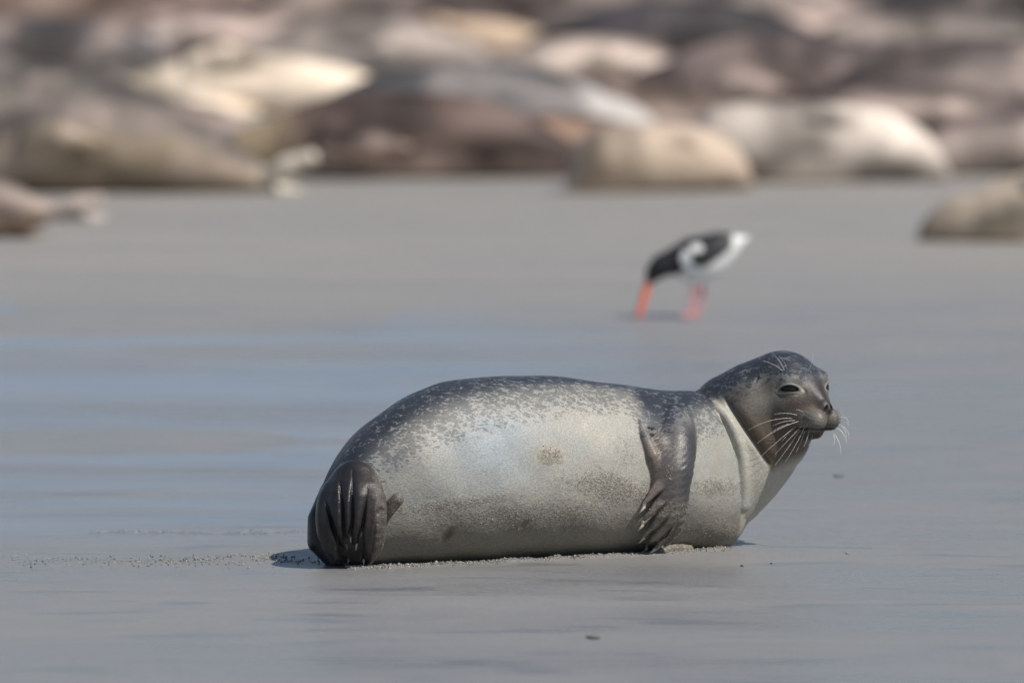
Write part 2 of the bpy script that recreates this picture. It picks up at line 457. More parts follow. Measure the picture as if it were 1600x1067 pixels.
# ---- coat painted as zones on the animal itself (object space), fine mottling comes from the material
def coat(V):
    P = V.astype(np.float32); x, y, z = V.T
    pxn, pyn = photo_px(V)
    zt = np.interp(x, XD, ZT); zb = np.interp(x, XD, ZB); yc = np.interp(x, XD, YC); hwd = np.interp(x, XD, HW)
    h = (zt - zb) * .5; cz = (zt + zb) * .5
    ang = np.degrees(np.arctan2(-(y - yc) / np.maximum(hwd, .02), (z - cz) / np.maximum(h, .02)))   # 0 at the top, + towards the belly side
    # edge of the dark saddle, in degrees from the top
    edge = np.interp(pxn, [490, 540, 600, 680, 760, 850, 930, 985, 1010, 1040, 1085, 1120], [92, 80, 66, 54, 47, 39, 31, 30, 58, 76, 52, 40])
    spot = sstep(edge + 24, edge - 8, ang)
    spot = np.where(ang < -115, sstep(-150, -115, ang), spot)
    spot = np.where(ang > 0, spot, np.where(ang < -115, sstep(-150, -115, ang), 1))
    full = sstep(edge - 2, edge - 30, ang) * (ang > -115)
    pale = np.tile(np.array([.352, .340, .306]), (len(V), 1))
    def lerp(c, w): 
        nonlocal pale
        pale = pale * (1 - w[:, None]) + np.array(c) * w[:, None]
    lerp((.33, .37, .40), .8 * np.exp(-((pxn - 770) / 75) ** 2 - ((ang - 72) / 26) ** 2))
    lerp((.30, .31, .31), .7 * sstep(640, 570, pxn) * sstep(40, 90, ang))
    lerp((.19, .175, .145), .85 * sstep(92, 128, ang) * (y < yc))  # shade of the lower belly painted into the coat tint
    lerp((.13, .135, .145), .75 * np.exp(-((pxn - 615) / 38) ** 2 - ((pyn - 722) / 28) ** 2))
    lerp((.20, .205, .20), .6 * np.exp(-((pxn - 640) / 50) ** 2 - ((pyn - 770) / 30) ** 2))
    lerp((.27, .27, .26), .6 * np.exp(-((pxn - 1110) / 30) ** 2 - ((pyn - 660) / 30) ** 2))
    lerp((.42, .40, .36), .7 * np.exp(-((pxn - 930) / 60) ** 2 - ((ang - 62) / 18) ** 2))
    for cx, cy, s in ((700, 836, 6.5), (819, 822, 4.5)):
        a_ = ((pxn - cx) * .8 + (pyn - cy) * .55) / (s * .55); b_ = (pyn - cy) / (s * 1.4)
        lerp((.035, .028, .022), np.exp(-(a_ ** 2 + b_ ** 2)) * .95); lerp((.20, .15, .10), .5 * np.exp(-((pxn - cx - 4) / 14) ** 2 - ((pyn - cy + 2) / 12) ** 2))
    lerp((.40, .34, .26), .55 * np.exp(-((pxn - 858) / 24) ** 4 - ((pyn - 711) / 16) ** 4))
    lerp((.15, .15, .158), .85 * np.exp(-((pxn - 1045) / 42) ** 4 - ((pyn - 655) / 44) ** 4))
    n = neck(P); t = trunk(P); hd = head(P)
    dark = np.tile(np.array([.015, .019, .029]), (len(V), 1))
    # collar rim: cream
    rim = (pxn > 1098) & (t < .006)
    mrim = np.exp(-((t) / .006) ** 2) * sstep(1096, 1112, pxn) * sstep(.16, .24, z) * (y < yc + .05)
    spot = np.where(pxn > 1095, spot * sstep(1150, 1105, pxn), spot)
    lerp((.56, .48, .38), sstep(.010, .001, collar(P)) * sstep(1112, 1128, pxn) * sstep(790, 730, pyn) * .9)
    # head and neck
    isn = sstep(.004, .012, t) * sstep(1060, 1090, pxn)
    Lc = hl(P); f_, l, u = Lc.T; al = np.abs(l)
    face = np.tile(np.array([.100, .088, .076]), (len(V), 1))
    def fl(c, w):
        nonlocal face
        w = np.clip(w, 0, 1)[:, None]; face = face * (1 - w) + np.array(c) * w
    fl((.090, .066, .046), sstep(-3, -8, u + .35 * (f_ + 6)) * .9)               # brown cheek and throat
    fl((.24, .22, .19), np.exp(-((f_ + 2.5) / 3.2) ** 2 - ((u + 2.6) / 2.2) ** 2) * (al > 2) * .75)
    fl((.36, .33, .30), np.exp(-((f_ - 1.4) / 1.9) ** 2 - ((u - 2.6) / 1.1) ** 2) * sstep(1.8, 3.6, al) * .95)
    fl((.27, .25, .22), np.exp(-((f_ + 5.2) / 1.5) ** 2 - ((u - .6) / 2.0) ** 2) * (al > 4) * .75)
    fl((.034, .027, .026), sstep(3.3, 1.6, al) * sstep(-.5, 2.0, f_) * sstep(5, 2, u) * .92)   # dark bridge
    fl((.048, .032, .026), np.exp(-((f_ - 4.3) / 2.6) ** 2 - ((u + 3.4) / 1.6) ** 2) * 1.0)
    fl((.26, .235, .20), np.exp(-((f_ - 6.6) / 2.9) ** 2 - ((al - 2.4) / 2.6) ** 2 - ((u + 6.9) / 2.2) ** 2) * 1.25)
    padw = np.exp(-((f_ - 6.6) / 2.7) ** 2 - ((al - 2.4) / 2.6) ** 2 - ((u + 6.9) / 2.0) ** 2)
    fl((.035, .028, .025), sstep(.35, .75, np.sin((u + .12 * f_) * 8.4) * np.sin(f_ * 7.5 + np.floor(u / .75) * 1.6)) * (padw > .35) * .75)
    fl((.30, .17, .09), np.exp(-((f_ - 6.2) / .8) ** 2 - ((al - 2.2) / .9) ** 2 - ((u + 4.1) / .5) ** 2) * .8)
    fl((.035, .028, .026), np.exp(-((f_ - 8.9) / 1.4) ** 2 - (al / 1.35) ** 2 - ((u + 4.4) / .85) ** 2) * 1.2)
    fl((.018, .012, .010), np.exp(-((u + 9.0) / .30) ** 2) * sstep(1.2, 2.4, f_) * (hd < .004) * .8)
    fl((.02, .02, .02), np.exp(-((f_ + 5.7) / .35) ** 2 - ((u - 1.9) / .8) ** 2) * (al > 4))
    for s in (1, -1):
        n_, t_, v_ = eyeaxes(s); Q = np.stack([f_, l, u], -1) - EYE[s]
        b = Q @ t_; e = Q @ v_ + .07 * b * b - .06; a = Q @ n_
        rr = (np.sqrt((b / 1.9) ** 2 + (e / .72) ** 2) - 1) * .72
        fl((.02, .018, .016), np.exp(-((rr - .02) / .15) ** 2) * (a > .5))
        fl((.36, .33, .28), np.exp(-((rr - .40) / .16) ** 2) * (a > .5) * .7)
    # throat: pale below the jaw fold, brown above it
    q = (pxn - 1165) * .78 + ((880 - z * 690) - 700) * -.62       # distance across the jaw-to-collar line
    d2 = (pxn - (1133 + (pyn - 623) * .664)) * .83
    low = sstep(0, 1, ((pyn - 728) + (pxn - 1205) * .42 + 8) / 26)
    throat = np.clip(np.maximum(sstep(3, -3, d2) * sstep(610, 640, pyn), low), 0, 1) * (f_ < 4)
    thr = np.array([.40, .38, .33])
    face = face * (1 - throat[:, None]) + thr * throat[:, None]
    # crown and nape are dark with pale flecks
    crown = sstep(-2.2, 3.0, u + .0 * f_ - .42 * (al - 5) * (al > 5) * 0 + np.clip(-f_ - 4.5, 0, 9) * .62 - 2.2) * (1 - throat)
    crown = np.maximum(crown, sstep(3.6, 5.2, u + (al < 2.5) * 1.5) * (1 - throat))
    pale = pale * (1 - isn[:, None]) + face * isn[:, None]
    spot = spot * (1 - isn) + np.maximum(crown, .50 * np.exp(-((f_ + 8.5) / 3.2) ** 2 - ((u + 1.5) / 3.0) ** 2)) * isn
    full = full * (1 - isn) + crown * .9 * isn
    # limbs
    a = arm(P); el = elbow(P)
    ma = sstep(.006, .0, np.minimum(a, el)) * (pxn > 985) * (pxn < 1105) * (y < .25) * (t > -.02)
    armc = np.tile(np.array([.105, .096, .092]), (len(V), 1))
    w = sstep(1045, 1020, pxn)[:, None]; armc = armc * (1 - w) + np.array([.19, .155, .13]) * w
    w = sstep(1058, 1075, pxn)[:, None]; armc = armc * (1 - w) + np.array([.055, .053, .058]) * w
    w = (sstep(.13, .06, z) * sstep(1050, 1030, pxn))[:, None]; armc = armc * (1 - w) + np.array([.26, .23, .195]) * w
    ma = ma * (1 - sstep(.25, .33, z + .0006 * (1050 - pxn)))
    hh = np.where(pxn < 650, hind(P), 1.)
    mh = sstep(.006, .001, hh) * (pxn < 645)
    hc = np.tile(np.array([.019, .017, .018]), (len(V), 1))
    w = sstep(548, 592, pxn)[:, None] * .8; hc = hc * (1 - w) + np.array([.060, .048, .043]) * w
    w = sstep(598, 610, pxn)[:, None]; hc = hc * (1 - w) + np.array([.085, .066, .060]) * w
    mf = sstep(.006, .001, farflip(P))
    for m_, c_ in ((ma, armc), (mh, hc), (mf, np.array([.2, .18, .15]))):
        pale = pale * (1 - m_[:, None]) + c_ * m_[:, None]; spot = spot * (1 - m_); full = full * (1 - m_)
    skin = np.clip(ma * .8 + mh + .8 * isn * np.exp(-((f_ - 8.9) / 1.6) ** 2 - (al / 1.6) ** 2 - ((u + 4.4) / 1.1) ** 2), 0, 1)
    skin = np.maximum(skin, .40 * isn * sstep(3, -3, pyn - 735))
    # where sand clings; the broad low band also paints in belly shade
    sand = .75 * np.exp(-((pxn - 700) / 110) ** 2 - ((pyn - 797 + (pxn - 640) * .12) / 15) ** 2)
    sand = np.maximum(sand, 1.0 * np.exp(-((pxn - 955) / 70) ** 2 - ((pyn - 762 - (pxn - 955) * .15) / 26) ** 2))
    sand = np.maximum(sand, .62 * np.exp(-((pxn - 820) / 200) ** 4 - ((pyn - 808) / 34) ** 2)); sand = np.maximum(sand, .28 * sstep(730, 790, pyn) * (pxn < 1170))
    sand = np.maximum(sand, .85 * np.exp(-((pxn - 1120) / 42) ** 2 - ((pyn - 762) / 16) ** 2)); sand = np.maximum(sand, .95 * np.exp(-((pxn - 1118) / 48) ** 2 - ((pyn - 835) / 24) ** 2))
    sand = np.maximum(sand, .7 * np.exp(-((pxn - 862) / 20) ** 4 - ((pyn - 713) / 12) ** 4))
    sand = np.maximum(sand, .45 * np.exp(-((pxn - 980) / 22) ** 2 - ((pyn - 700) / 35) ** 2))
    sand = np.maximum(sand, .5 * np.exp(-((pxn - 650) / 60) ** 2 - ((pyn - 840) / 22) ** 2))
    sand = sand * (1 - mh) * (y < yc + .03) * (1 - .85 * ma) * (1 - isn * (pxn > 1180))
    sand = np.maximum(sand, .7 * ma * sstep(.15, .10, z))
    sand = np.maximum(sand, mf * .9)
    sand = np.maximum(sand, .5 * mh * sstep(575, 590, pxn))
    return dict(tint=pale, dark=dark, spot=spot, full=full, skin=skin, sand=sand)

def seal_material():
    m = NM('seal_coat')
    v = m.obj((1, 1, 1), (0, R(-8), 0)); vs_ = m.obj((.62, 1, 1.15), (0, R(-20), 0))
    tint = m.attr('tint').outputs['Color']; dark = m.attr('dark').outputs['Color']
    spot = m.attr('spot').outputs['Fac']; full = m.attr('full').outputs['Fac']
    skin = m.attr('skin').outputs['Fac']; sand = m.attr('sand').outputs['Fac']
    # mottles
    n1 = m.noise(vs_, 140, 2.2, .55, .5); n2 = m.noise(vs_, 62, 2, .5, .3); n3 = m.noise(v, 9, 3)
    dn_ = m.n('ShaderNodeTexNoise', {'Vector': vs_, 'Scale': 55, 'Detail': 2})
    dv = m.n('ShaderNodeVectorMath', operation='MULTIPLY_ADD'); m.set(dv.inputs[0], dn_.outputs['Color']); dv.inputs[1].default_value = (.018, .018, .018); m.set(dv.inputs[2], vs_)
    vo = m.n('ShaderNodeTexVoronoi', {'Vector': dv.outputs[0], 'Scale': 105}, feature='DISTANCE_TO_EDGE')
    kv = m.math('SUBTRACT', m.math('MINIMUM', vo.outputs['Distance'], .22), .11)
    k = m.math('ADD', m.math('MULTIPLY', n1, .45), m.math('MULTIPLY', n2, .55))
    k = m.math('MULTIPLY_ADD', kv, .75, k)
    thr = m.math('MULTIPLY_ADD', spot, -.150, .600)
    thr = m.math('MULTIPLY_ADD', full, -.045, thr)
    thr = m.math('MULTIPLY_ADD', m.math('SUBTRACT', n3, .5), .10, thr)
    msk = m.ss(-.045, .045, m.math('SUBTRACT', k, thr))
    msk = m.math('MULTIPLY', msk, m.ss(.0, .25, spot))
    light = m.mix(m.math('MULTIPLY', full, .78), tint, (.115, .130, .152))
    light = m.mix(m.math('MULTIPLY', m.ss(.42, .62, m.noise(v, 22, 4, .65)), m.math('MULTIPLY_ADD', skin, -.12, .16)), light, (.62, .58, .50), 'MULTIPLY')
    pa = m.noise(v, 13, 3, .6, .4); hairy = m.math('SUBTRACT', 1, skin)
    light = m.mix(m.math('MULTIPLY', m.math('MULTIPLY', m.ss(.48, .66, pa), hairy), .5), light, (.82, .92, 1.0), 'MULTIPLY')
    light = m.mix(m.math('MULTIPLY', m.math('MULTIPLY', m.ss(.55, .72, m.noise(v, 27, 4, .65)), hairy), .5), light, (1.18, 1.08, .92), 'MULTIPLY')
    fine = m.noise(m.obj((.4, 1, 1), (0, R(-12), 0)), 420, 3, .75)
    light = m.mix(m.ss(.35, .68, fine), m.mix(1, light, (.74, .74, .74), 'MULTIPLY'), m.mix(1, light, (1.16, 1.15, 1.12), 'MULTIPLY'))
    drk = m.mix(m.math('MULTIPLY', m.ss(.45, .75, fine), .13), dark, (.10, .115, .135))
    col = m.mix(m.math('MULTIPLY', msk, m.math('MULTIPLY_ADD', full, .42, .50)), light, drk)
    # clinging sand: light grains with dark gaps between wet hair
    g1 = m.noise(m.obj((.7, 1, 1), (0, R(25), 0)), 270, 2.5, .75); g2 = m.noise(v, 60, 3, .6)
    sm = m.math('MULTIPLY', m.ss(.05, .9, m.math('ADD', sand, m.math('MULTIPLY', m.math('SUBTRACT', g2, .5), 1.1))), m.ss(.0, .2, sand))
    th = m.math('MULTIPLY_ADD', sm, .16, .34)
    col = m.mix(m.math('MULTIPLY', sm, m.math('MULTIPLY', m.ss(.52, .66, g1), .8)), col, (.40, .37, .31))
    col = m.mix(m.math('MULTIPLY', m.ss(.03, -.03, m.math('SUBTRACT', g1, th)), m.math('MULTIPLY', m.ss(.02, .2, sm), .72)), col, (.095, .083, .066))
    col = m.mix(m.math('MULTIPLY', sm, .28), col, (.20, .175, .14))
    rough = m.math('MULTIPLY_ADD', skin, -.20, m.math('MULTIPLY_ADD', m.ss(.35, .65, pa), .14, .46))
    rough = m.math('MULTIPLY_ADD', sm, .2, rough)
    m.p(Base_Color=col, Roughness=rough)
    m.set(m.b.inputs['Specular IOR Level'], m.math('MULTIPLY_ADD', skin, .1, .34))
    m.b.inputs['Sheen Weight'].default_value = .04; m.b.inputs['Sheen Roughness'].default_value = .4
    hair = m.noise(m.obj((.2, 1, 1), (0, R(-14), 0)), 420, 2.5, .65)
    nm = m.bump(hair, .42, .0022)
    nm = m.bump(m.math('MULTIPLY', g1, sm), .9, .0035, nm)
    nm = m.bump(m.noise(m.obj((1, 1, .35)), 260, 4, .7), m.math('MULTIPLY_ADD', skin, .22, .06), .0018, nm)
    m.set(m.b.inputs['Normal'], nm)
    return m.m
SROOT = (0.05, .12, 0.)
root = empty('seal', SROOT)
tag(root, 'grey spotted seal in sharp focus lying alone on wet sand, head raised', 'seal')
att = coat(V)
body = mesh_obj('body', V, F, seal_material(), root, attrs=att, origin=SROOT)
print('seal done', round(time.time() - T0, 1))

# ---- eyes
eyem = NM('eye_gloss'); eyem.p(Base_Color=(.004, .003, .003), Roughness=.10); eyem.b.inputs['Specular IOR Level'].default_value = .3
def sphere_mesh(c, r, nu=28, nv=16, sc=(1, 1, 1), M=None):
    th = np.linspace(0, 2 * np.pi, nu, endpoint=False); ph = np.linspace(0, np.pi, nv + 1)[1:-1]
    p = [(0, 0, 1)] + [(math.sin(b) * math.cos(a), math.sin(b) * math.sin(a), math.cos(b)) for b in ph for a in th] + [(0, 0, -1)]
    p = np.array(p) * r * np.array(sc)
    if M is not None: p = p @ np.asarray(M).T
    f = []; n = len(p)
    for i in range(nu):
        j = (i + 1) % nu
        f.append((0, 1 + i, 1 + j, 1 + j)); f.append((n - 1, n - 1 - nu + j, n - 1 - nu + i, n - 1 - nu + i))
        for k in range(len(ph) - 1):
            a = 1 + k * nu
            f.append((a + i, a + nu + i, a + nu + j, a + j))
    return p + np.asarray(c), f
def tri_quads(name, V, F, mat, parent=None, **kw):
    # mixed faces through from_pydata, dropping doubled corners
    V = np.asarray(V) - np.asarray(kw.get('origin', (0, 0, 0)))
    me = bpy.data.meshes.new(name)
    me.from_pydata([tuple(v) for v in V], [], [tuple(dict.fromkeys(f)) for f in F]); me.update()
    for p in me.polygons: p.use_smooth = True
    me.materials.append(mat)
    o = bpy.data.objects.new(name, me); scene.collection.objects.link(o)
    if parent is not None: o.parent = parent
    return o
for s in (1, -1):
    v_, f_ = sphere_mesh(hw_(EYE[s]), ER * .01)
    tri_quads('eye', v_, f_, eyem.m, root, origin=SROOT)

# ---- whiskers
whm = NM('whisker_hair'); whm.p(Base_Color=(.80, .77, .70), Roughness=.35); whm.b.inputs['Specular IOR Level'].default_value = .6
def tube(pts, r0, r1, n=6):
    pts = np.asarray(pts, float); T = np.gradient(pts, axis=0); T /= np.linalg.norm(T, axis=1)[:, None]
    a = np.cross(T, [0.3, 1, .2]); a /= np.linalg.norm(a, axis=1)[:, None]; b = np.cross(T, a)
    V_ = []; k = len(pts); rr = np.linspace(r0, r1, k)
    for i in range(k):
        for j in range(n):
            t = 2 * math.pi * j / n
            V_.append(pts[i] + rr[i] * (math.cos(t) * a[i] + math.sin(t) * b[i]))
    F_ = [(i * n + j, i * n + (j + 1) % n, (i + 1) * n + (j + 1) % n, (i + 1) * n + j) for i in range(k - 1) for j in range(n)]
    return np.array(V_), F_
def whisker(b, e, bend, out, r=.00044):
    """b, e: picture points (1600 px) of root and tip; bend: sag in px; out: how far the tip leaves the face (m)"""
    p0 = front(seal, b[0], b[1], -.002)
    if p0 is None: p0 = W(b[0], b[1], HY - .03)
    p2 = W(e[0], e[1], p0[1] - out)
    mid = (p0 + p2) / 2 + np.array([0, -out * .35, 0]) + np.array([bend[0], 0, -bend[1]]) / 690.
    t = np.linspace(0, 1, 14)[:, None]
    pts = (1 - t) ** 2 * p0 + 2 * t * (1 - t) * mid + t ** 2 * p2
    v_, f_ = tube(pts, r, r * .3)
    tri_quads('whisker', v_, f_, whm.m, root, origin=SROOT)
def cr(x, y): return (1040 + x / 4.64, 530 + y / 4.64)
def c2(x, y): return (1200 + x / 7.62, 580 + y / 7.62)
WH = [ # crop 1 coordinates
 (cr(960,552), cr(790,545), (0,-6)), (cr(925,573), cr(598,658), (0,-12)), (cr(945,590), cr(778,628), (0,-6)),
 (cr(975,592), cr(660,755), (0,-9)), (cr(950,628), cr(678,862), (3,-6)), (cr(985,630), cr(795,830), (3,-4)),
 (cr(975,655), cr(793,912), (4,-4)), (cr(1010,632), cr(868,890), (4,-3)), (cr(1008,660), cr(945,820), (3,-2)),
 (cr(1042,660), cr(1000,782), (2,-1)), (cr(940,700), cr(880,805), (2,-2)), (cr(1000,530), cr(945,512), (0,-3)), (cr(900,680), cr(842,740), (1,-3)),
 (cr(1065,690), cr(1035,775), (2,-1)), (cr(915,610), cr(735,700), (0,-7))]
for b, e, bd in WH: whisker(b, e, bd, .022)
WR = [ # far side
 (c2(850,548), c2(962,620), (5,-9)), (c2(855,590), c2(960,650), (5,-7)), (c2(860,630), c2(968,810), (9,-6)), (c2(845,670), c2(935,860), (7,-4)),
 (c2(800,730), c2(868,1000), (7,-2)), (c2(860,640), c2(935,790), (6,-5)), (c2(840,500), c2(915,475), (0,-2)), (c2(830,490), c2(845,450), (1,-1)),
 (c2(850,520), c2(925,530), (1,-3)), (c2(800,750), c2(780,885), (4,1)), (c2(845,690), c2(900,770), (4,-3)), (c2(850,560), c2(945,560), (2,-4))]
for b, e, bd in WR: whisker((b[0] - 3, b[1]), e, bd, .02, .00055)
for b, e, bd in [(cr(858,225), cr(768,90), (3,-2)), (cr(852,232), cr(700,155), (2,-5)), (cr(880,218), cr(822,122), (4,-2)), (cr(862,228), cr(800,128), (3,-2))]:
    whisker(b, e, bd, .03)
for b, e, bd in [(cr(1035,232), cr(1065,92), (7,-1)), (cr(1050,235), cr(1076,178), (3,0)), (cr(1040,225), cr(1058,180), (2,0))]:
    whisker((b[0] - 2, b[1] + 1), e, bd, .02)

# ---- claws
clm = NM('claw_horn'); clm.p(Base_Color=(.42, .37, .30), Roughness=.35)
def claw(p, d, L, r):
    p = np.asarray(p, float); d = np.asarray(d, float); d /= np.linalg.norm(d)
    t = np.linspace(0, 1, 7)[:, None]
    pts = p + d * L * t + np.array([0, -.003, 0]) * np.sin(t * 3.0)
    v_, f_ = tube(pts, r, r * .15, 8)
    tri_quads('claw', v_, f_, clm.m, root, origin=SROOT)
for d, rr in zip(DGP, DGR):
    claw(d[-1] + (d[-1] - d[-2]) * .05 + np.array([0, -.003, 0]), d[-1] - d[-2], .020, .0040)
for p, d in ((front(seal, 544, 874, .001), (-.1, -.1, -1)), (front(seal, 568, 874, .001), (.05, -.1, -1)), (front(seal, 548, 838, .001), (0, -.2, -1)), (front(seal, 541, 850, .001), (.2, -.2, -1)), (front(seal, 557, 850, .001), (-.1, -.2, -1))):
    claw(p, d, .014, .003)

# ---- loose sand stuck to the coat and flipper: real grains
rng = np.random.default_rng(5)
def grains(name, C, S, mat, parent=None, origin=(0, 0, 0), seedv=1):
    """many little irregular tetra/octa crumbs in one mesh"""
    r = np.random.default_rng(seedv)
    base = np.array([(1,0,0),(-1,0,0),(0,1,0),(0,-1,0),(0,0,1),(0,0,-1)], float)
    fb = np.array([(0,2,4),(2,1,4),(1,3,4),(3,0,4),(2,0,5),(1,2,5),(3,1,5),(0,3,5)])
    n = len(C); Vv = base[None] * (S[:, None, None] * r.uniform(.55, 1.3, (n, 6, 1))) + C[:, None] + r.normal(0, .15, (n, 6, 3)) * S[:, None, None]
    Ff = (fb[None] + (np.arange(n) * 6)[:, None, None]).reshape(-1, 3)
    return mesh_obj(name, Vv.reshape(-1, 3), Ff, mat, parent, smooth=False, origin=origin)
gm = NM('sand_grain'); gm.p(Base_Color=gm.mix(gm.noise(gm.obj(), 300, 2), (.20, .18, .15), (.44, .40, .33)), Roughness=.55)
sandw = att['sand']; yc_ = np.interp(V[:, 0], XD, YC)
pxv = 800 + V[:, 0] / 20.15 * FPX; pyv = 880 - V[:, 2] * 690 - V[:, 1] * 65
cl = np.exp(-((V[:, 0] * 40 + np.sin(V[:, 2] * 90) * 1.1) % 1 - .5) ** 2)
pr = np.clip(sandw - .35, 0, 1) * .055
pr = np.maximum(pr, .30 * (np.exp(-(((pxv - 860) / 20) ** 2 + ((pyv - 711 - (pxv - 860) * .2) / 11) ** 2) * 1.6) > .32) * (sandw * 0 + 1) * (V[:, 1] < yc_))
pr = np.maximum(pr, .45 * (((pxv - 1053) / 5) ** 2 + ((pyv - 708) / 8) ** 2 < 1) * (V[:, 1] < yc_))
pr = np.maximum(pr, .30 * (((pxv - 1048) / 7) ** 2 + ((pyv - 742) / 11) ** 2 < 1) * (V[:, 1] < yc_))
pick = np.flatnonzero(rng.random(len(V)) < pr)
dist = V[pick]; nrm = np.zeros_like(dist); nrm[:, 1] = -1
tag(grains('clinging_sand', dist + rng.normal(0, .0006, dist.shape), rng.uniform(.0007, .0019, len(pick)), gm.m, root, SROOT), kind='stuff')
print('grains', len(pick))

# ================================================================== GROUND
def vnoise(x, y, seed=0):
    r = np.random.default_rng(seed); T = r.random((64, 64))
    xi = np.floor(x).astype(int); yi = np.floor(y).astype(int); fx = x - xi; fy = y - yi
    fx = fx * fx * (3 - 2 * fx); fy = fy * fy * (3 - 2 * fy)
    g = lambda a, b: T[a % 64, b % 64]
    return (g(xi, yi) * (1 - fx) + g(xi + 1, yi) * fx) * (1 - fy) + (g(xi, yi + 1) * (1 - fx) + g(xi + 1, yi + 1) * fx) * fy
def pool(x, y):
    """1 inside the shallow tide pool to the left of and behind the seal"""
    e = .22 + .55 * (vnoise(x * 1.3, y * .6, 3) - .5) + .5 * sstep(-.6, .6, x) + .15 * (vnoise(x * 5, y * 3, 8) - .5)
    n = sstep(e, e + .8, y) * sstep(11.5, 6.0, y + .5 * x + 3.5 * (vnoise(x * .5, y * .25, 11) - .5))
    side = sstep(1.3, -1.1, x - .06 * (y - 1))
    return n * np.maximum(side, 0)
def gz(x, y):
    near = np.exp(-((y) / 30) ** 2)
    z = .006 * (vnoise(x * .55 + 3, y * .8, 1) - .5) * near * 2
    z += .0025 * (vnoise(x * 1.8, y * 3.5, 2) - .5)
    z += .0008 * (vnoise(x * 9, y * 14, 7) - .5)
    p = pool(x, y); z = z - .010 * p
    # small bars standing out of the water
    bars = sstep(.52, .75, vnoise(x * .9 + 7, y * .9 + 2, 4)) * sstep(.2, -.7, x)
    z += .011 * bars * p
    # sand pushed up along the seal's contact, and tide-wrack ridge on the left
    yc = np.interp(x, [-.46, -.3, .47, .6], [-.19, -.16, .27, .33]); ins = (x > -.36) & (x < .52)
    z += .006 * np.exp(-((y - yc) / .022) ** 2) * ins * (.4 + vnoise(x * 30, y * 30, 5))
    z += .0022 * np.exp(-((y + .02 - .04 * np.sin(x * 3)) / .06) ** 2) * (x < -.38) * vnoise(x * 12, y * 40, 6)
    return z
def spaced(lo, hi, fine, a, b, grow):
    v = list(np.arange(a, b + fine, fine)); s = fine
    u = v[-1]
    while u < hi: s *= grow; u += s; v.append(u)
    s = fine; u = v[0]
    while u > lo: s *= grow; u -= s; v.insert(0, u)
    return np.array(v)
gxs = spaced(-3000, 3000, .012, -1.4, 1.4, 1.10); gys = spaced(-300, 6000, .012, -.9, 1.2, 1.045)
GX, GY = np.meshgrid(gxs, gys, indexing='ij'); GZ = gz(GX, GY)
ii = np.arange(GX.size).reshape(GX.shape)
GF = np.stack([ii[:-1, :-1], ii[1:, :-1], ii[1:, 1:], ii[:-1, 1:]], -1).reshape(-1, 4)
GV = np.stack([GX, GY, GZ], -1).reshape(-1, 3)
def ground_material():
    m = NM('wet_sand'); v = m.obj()
    fine = m.noise(v, 300, 3, .8); mid = m.noise(v, 45, 4, .65)
    big = m.noise(m.obj((.35, 1.2, 1)), 1.3, 4, .6, .4); mott = m.noise(m.obj((.6, 1.6, 1)), 6, 3)
    wet = m.ss(.38, .66, big)
    geo = m.n('ShaderNodeSeparateXYZ', {'Vector': v})
    far = m.ss(4.5, 12, geo.outputs[1])
    dry = m.math('MULTIPLY', far, .9)
    c = m.mix(wet, (.252, .247, .246), (.198, .200, .212))
    c = m.mix(dry, c, (.325, .300, .270))
    c = m.mix(m.math('MULTIPLY', m.ss(.40, .70, mott), .18), c, (.16, .155, .15))
    c = m.mix(m.ss(.36, .66, fine), m.mix(.36, c, (0.02, .02, .02)), m.mix(.16, c, (.8, .75, .68)))
    c = m.mix(m.math('MULTIPLY', m.ss(.68, .76, m.noise(v, 900, 1)), .5), c, (.07, .065, .06))
    ro = m.math('MULTIPLY_ADD', wet, -.20, .44); ro = m.math('MULTIPLY_ADD', dry, .25, ro)
    stv = m.noise(m.obj((.42, 1.6, 1), (0, 0, R(2))), 5.5, 3, .5, .3)
    stm = m.math('MULTIPLY', m.ss(.56, .66, stv), m.math('SUBTRACT', 1, far))
    c = m.mix(m.math('MULTIPLY', stm, .45), c, (.115, .135, .17)); ro = m.math('MULTIPLY_ADD', stm, -.10, ro)
    m.p(Base_Color=c, Roughness=ro)
    m.b.inputs['Specular IOR Level'].default_value = .5
    n = m.bump(m.noise(m.obj((.5, 1.5, 1)), 9, 3), .25, .006)
    n = m.bump(mid, .35, .003, n); n = m.bump(fine, .9, .0022, n)
    m.set(m.b.inputs['Normal'], n)
    return m.m
GM = ground_material()
tag(mesh_obj('sand', GV, GF, GM), 'flat wet grey sand of the tidal flat stretching back under the seals', kind='structure')

# shallow water film: level sheet, its edge is where the sand rises through it
wm = NM('shallow_water')
wv = wm.obj((.5, 1.6, 1)); wn = wm.bump(wm.noise(wv, 7, 3, .5), .10, .01); wn = wm.bump(wm.noise(wv, 40, 2, .5), .06, .003, wn)
gl = wm.n('ShaderNodeBsdfGlossy', {'Color': (.95, .96, 1, 1), 'Roughness': .28, 'Normal': wn})
tr = wm.n('ShaderNodeBsdfTransparent', {'Color': (.985, .99, 1, 1)})
fr = wm.n('ShaderNodeFresnel', {'IOR': 1.33})
wf = wm.math('MULTIPLY', wm.math('MULTIPLY', wm.attr('film').outputs['Fac'], wm.ss(.22, .62, wm.noise(wm.obj((.25, .8, 1)), 1.6, 3))), fr.outputs[0])
mx = wm.n('ShaderNodeMixShader', {0: wf, 1: tr.outputs[0], 2: gl.outputs[0]})
wm.t.links.new(mx.outputs[0], wm.out.inputs[0])
wx = np.linspace(-4.5, 3.6, 160); wy = np.linspace(.05, 12.5, 240)
WXg, WYg = np.meshgrid(wx, wy, indexing='ij'); wi = np.arange(WXg.size).reshape(WXg.shape)
cellp = pool((WXg[:-1, :-1] + WXg[1:, 1:]) / 2, (WYg[:-1, :-1] + WYg[1:, 1:]) / 2) > .02
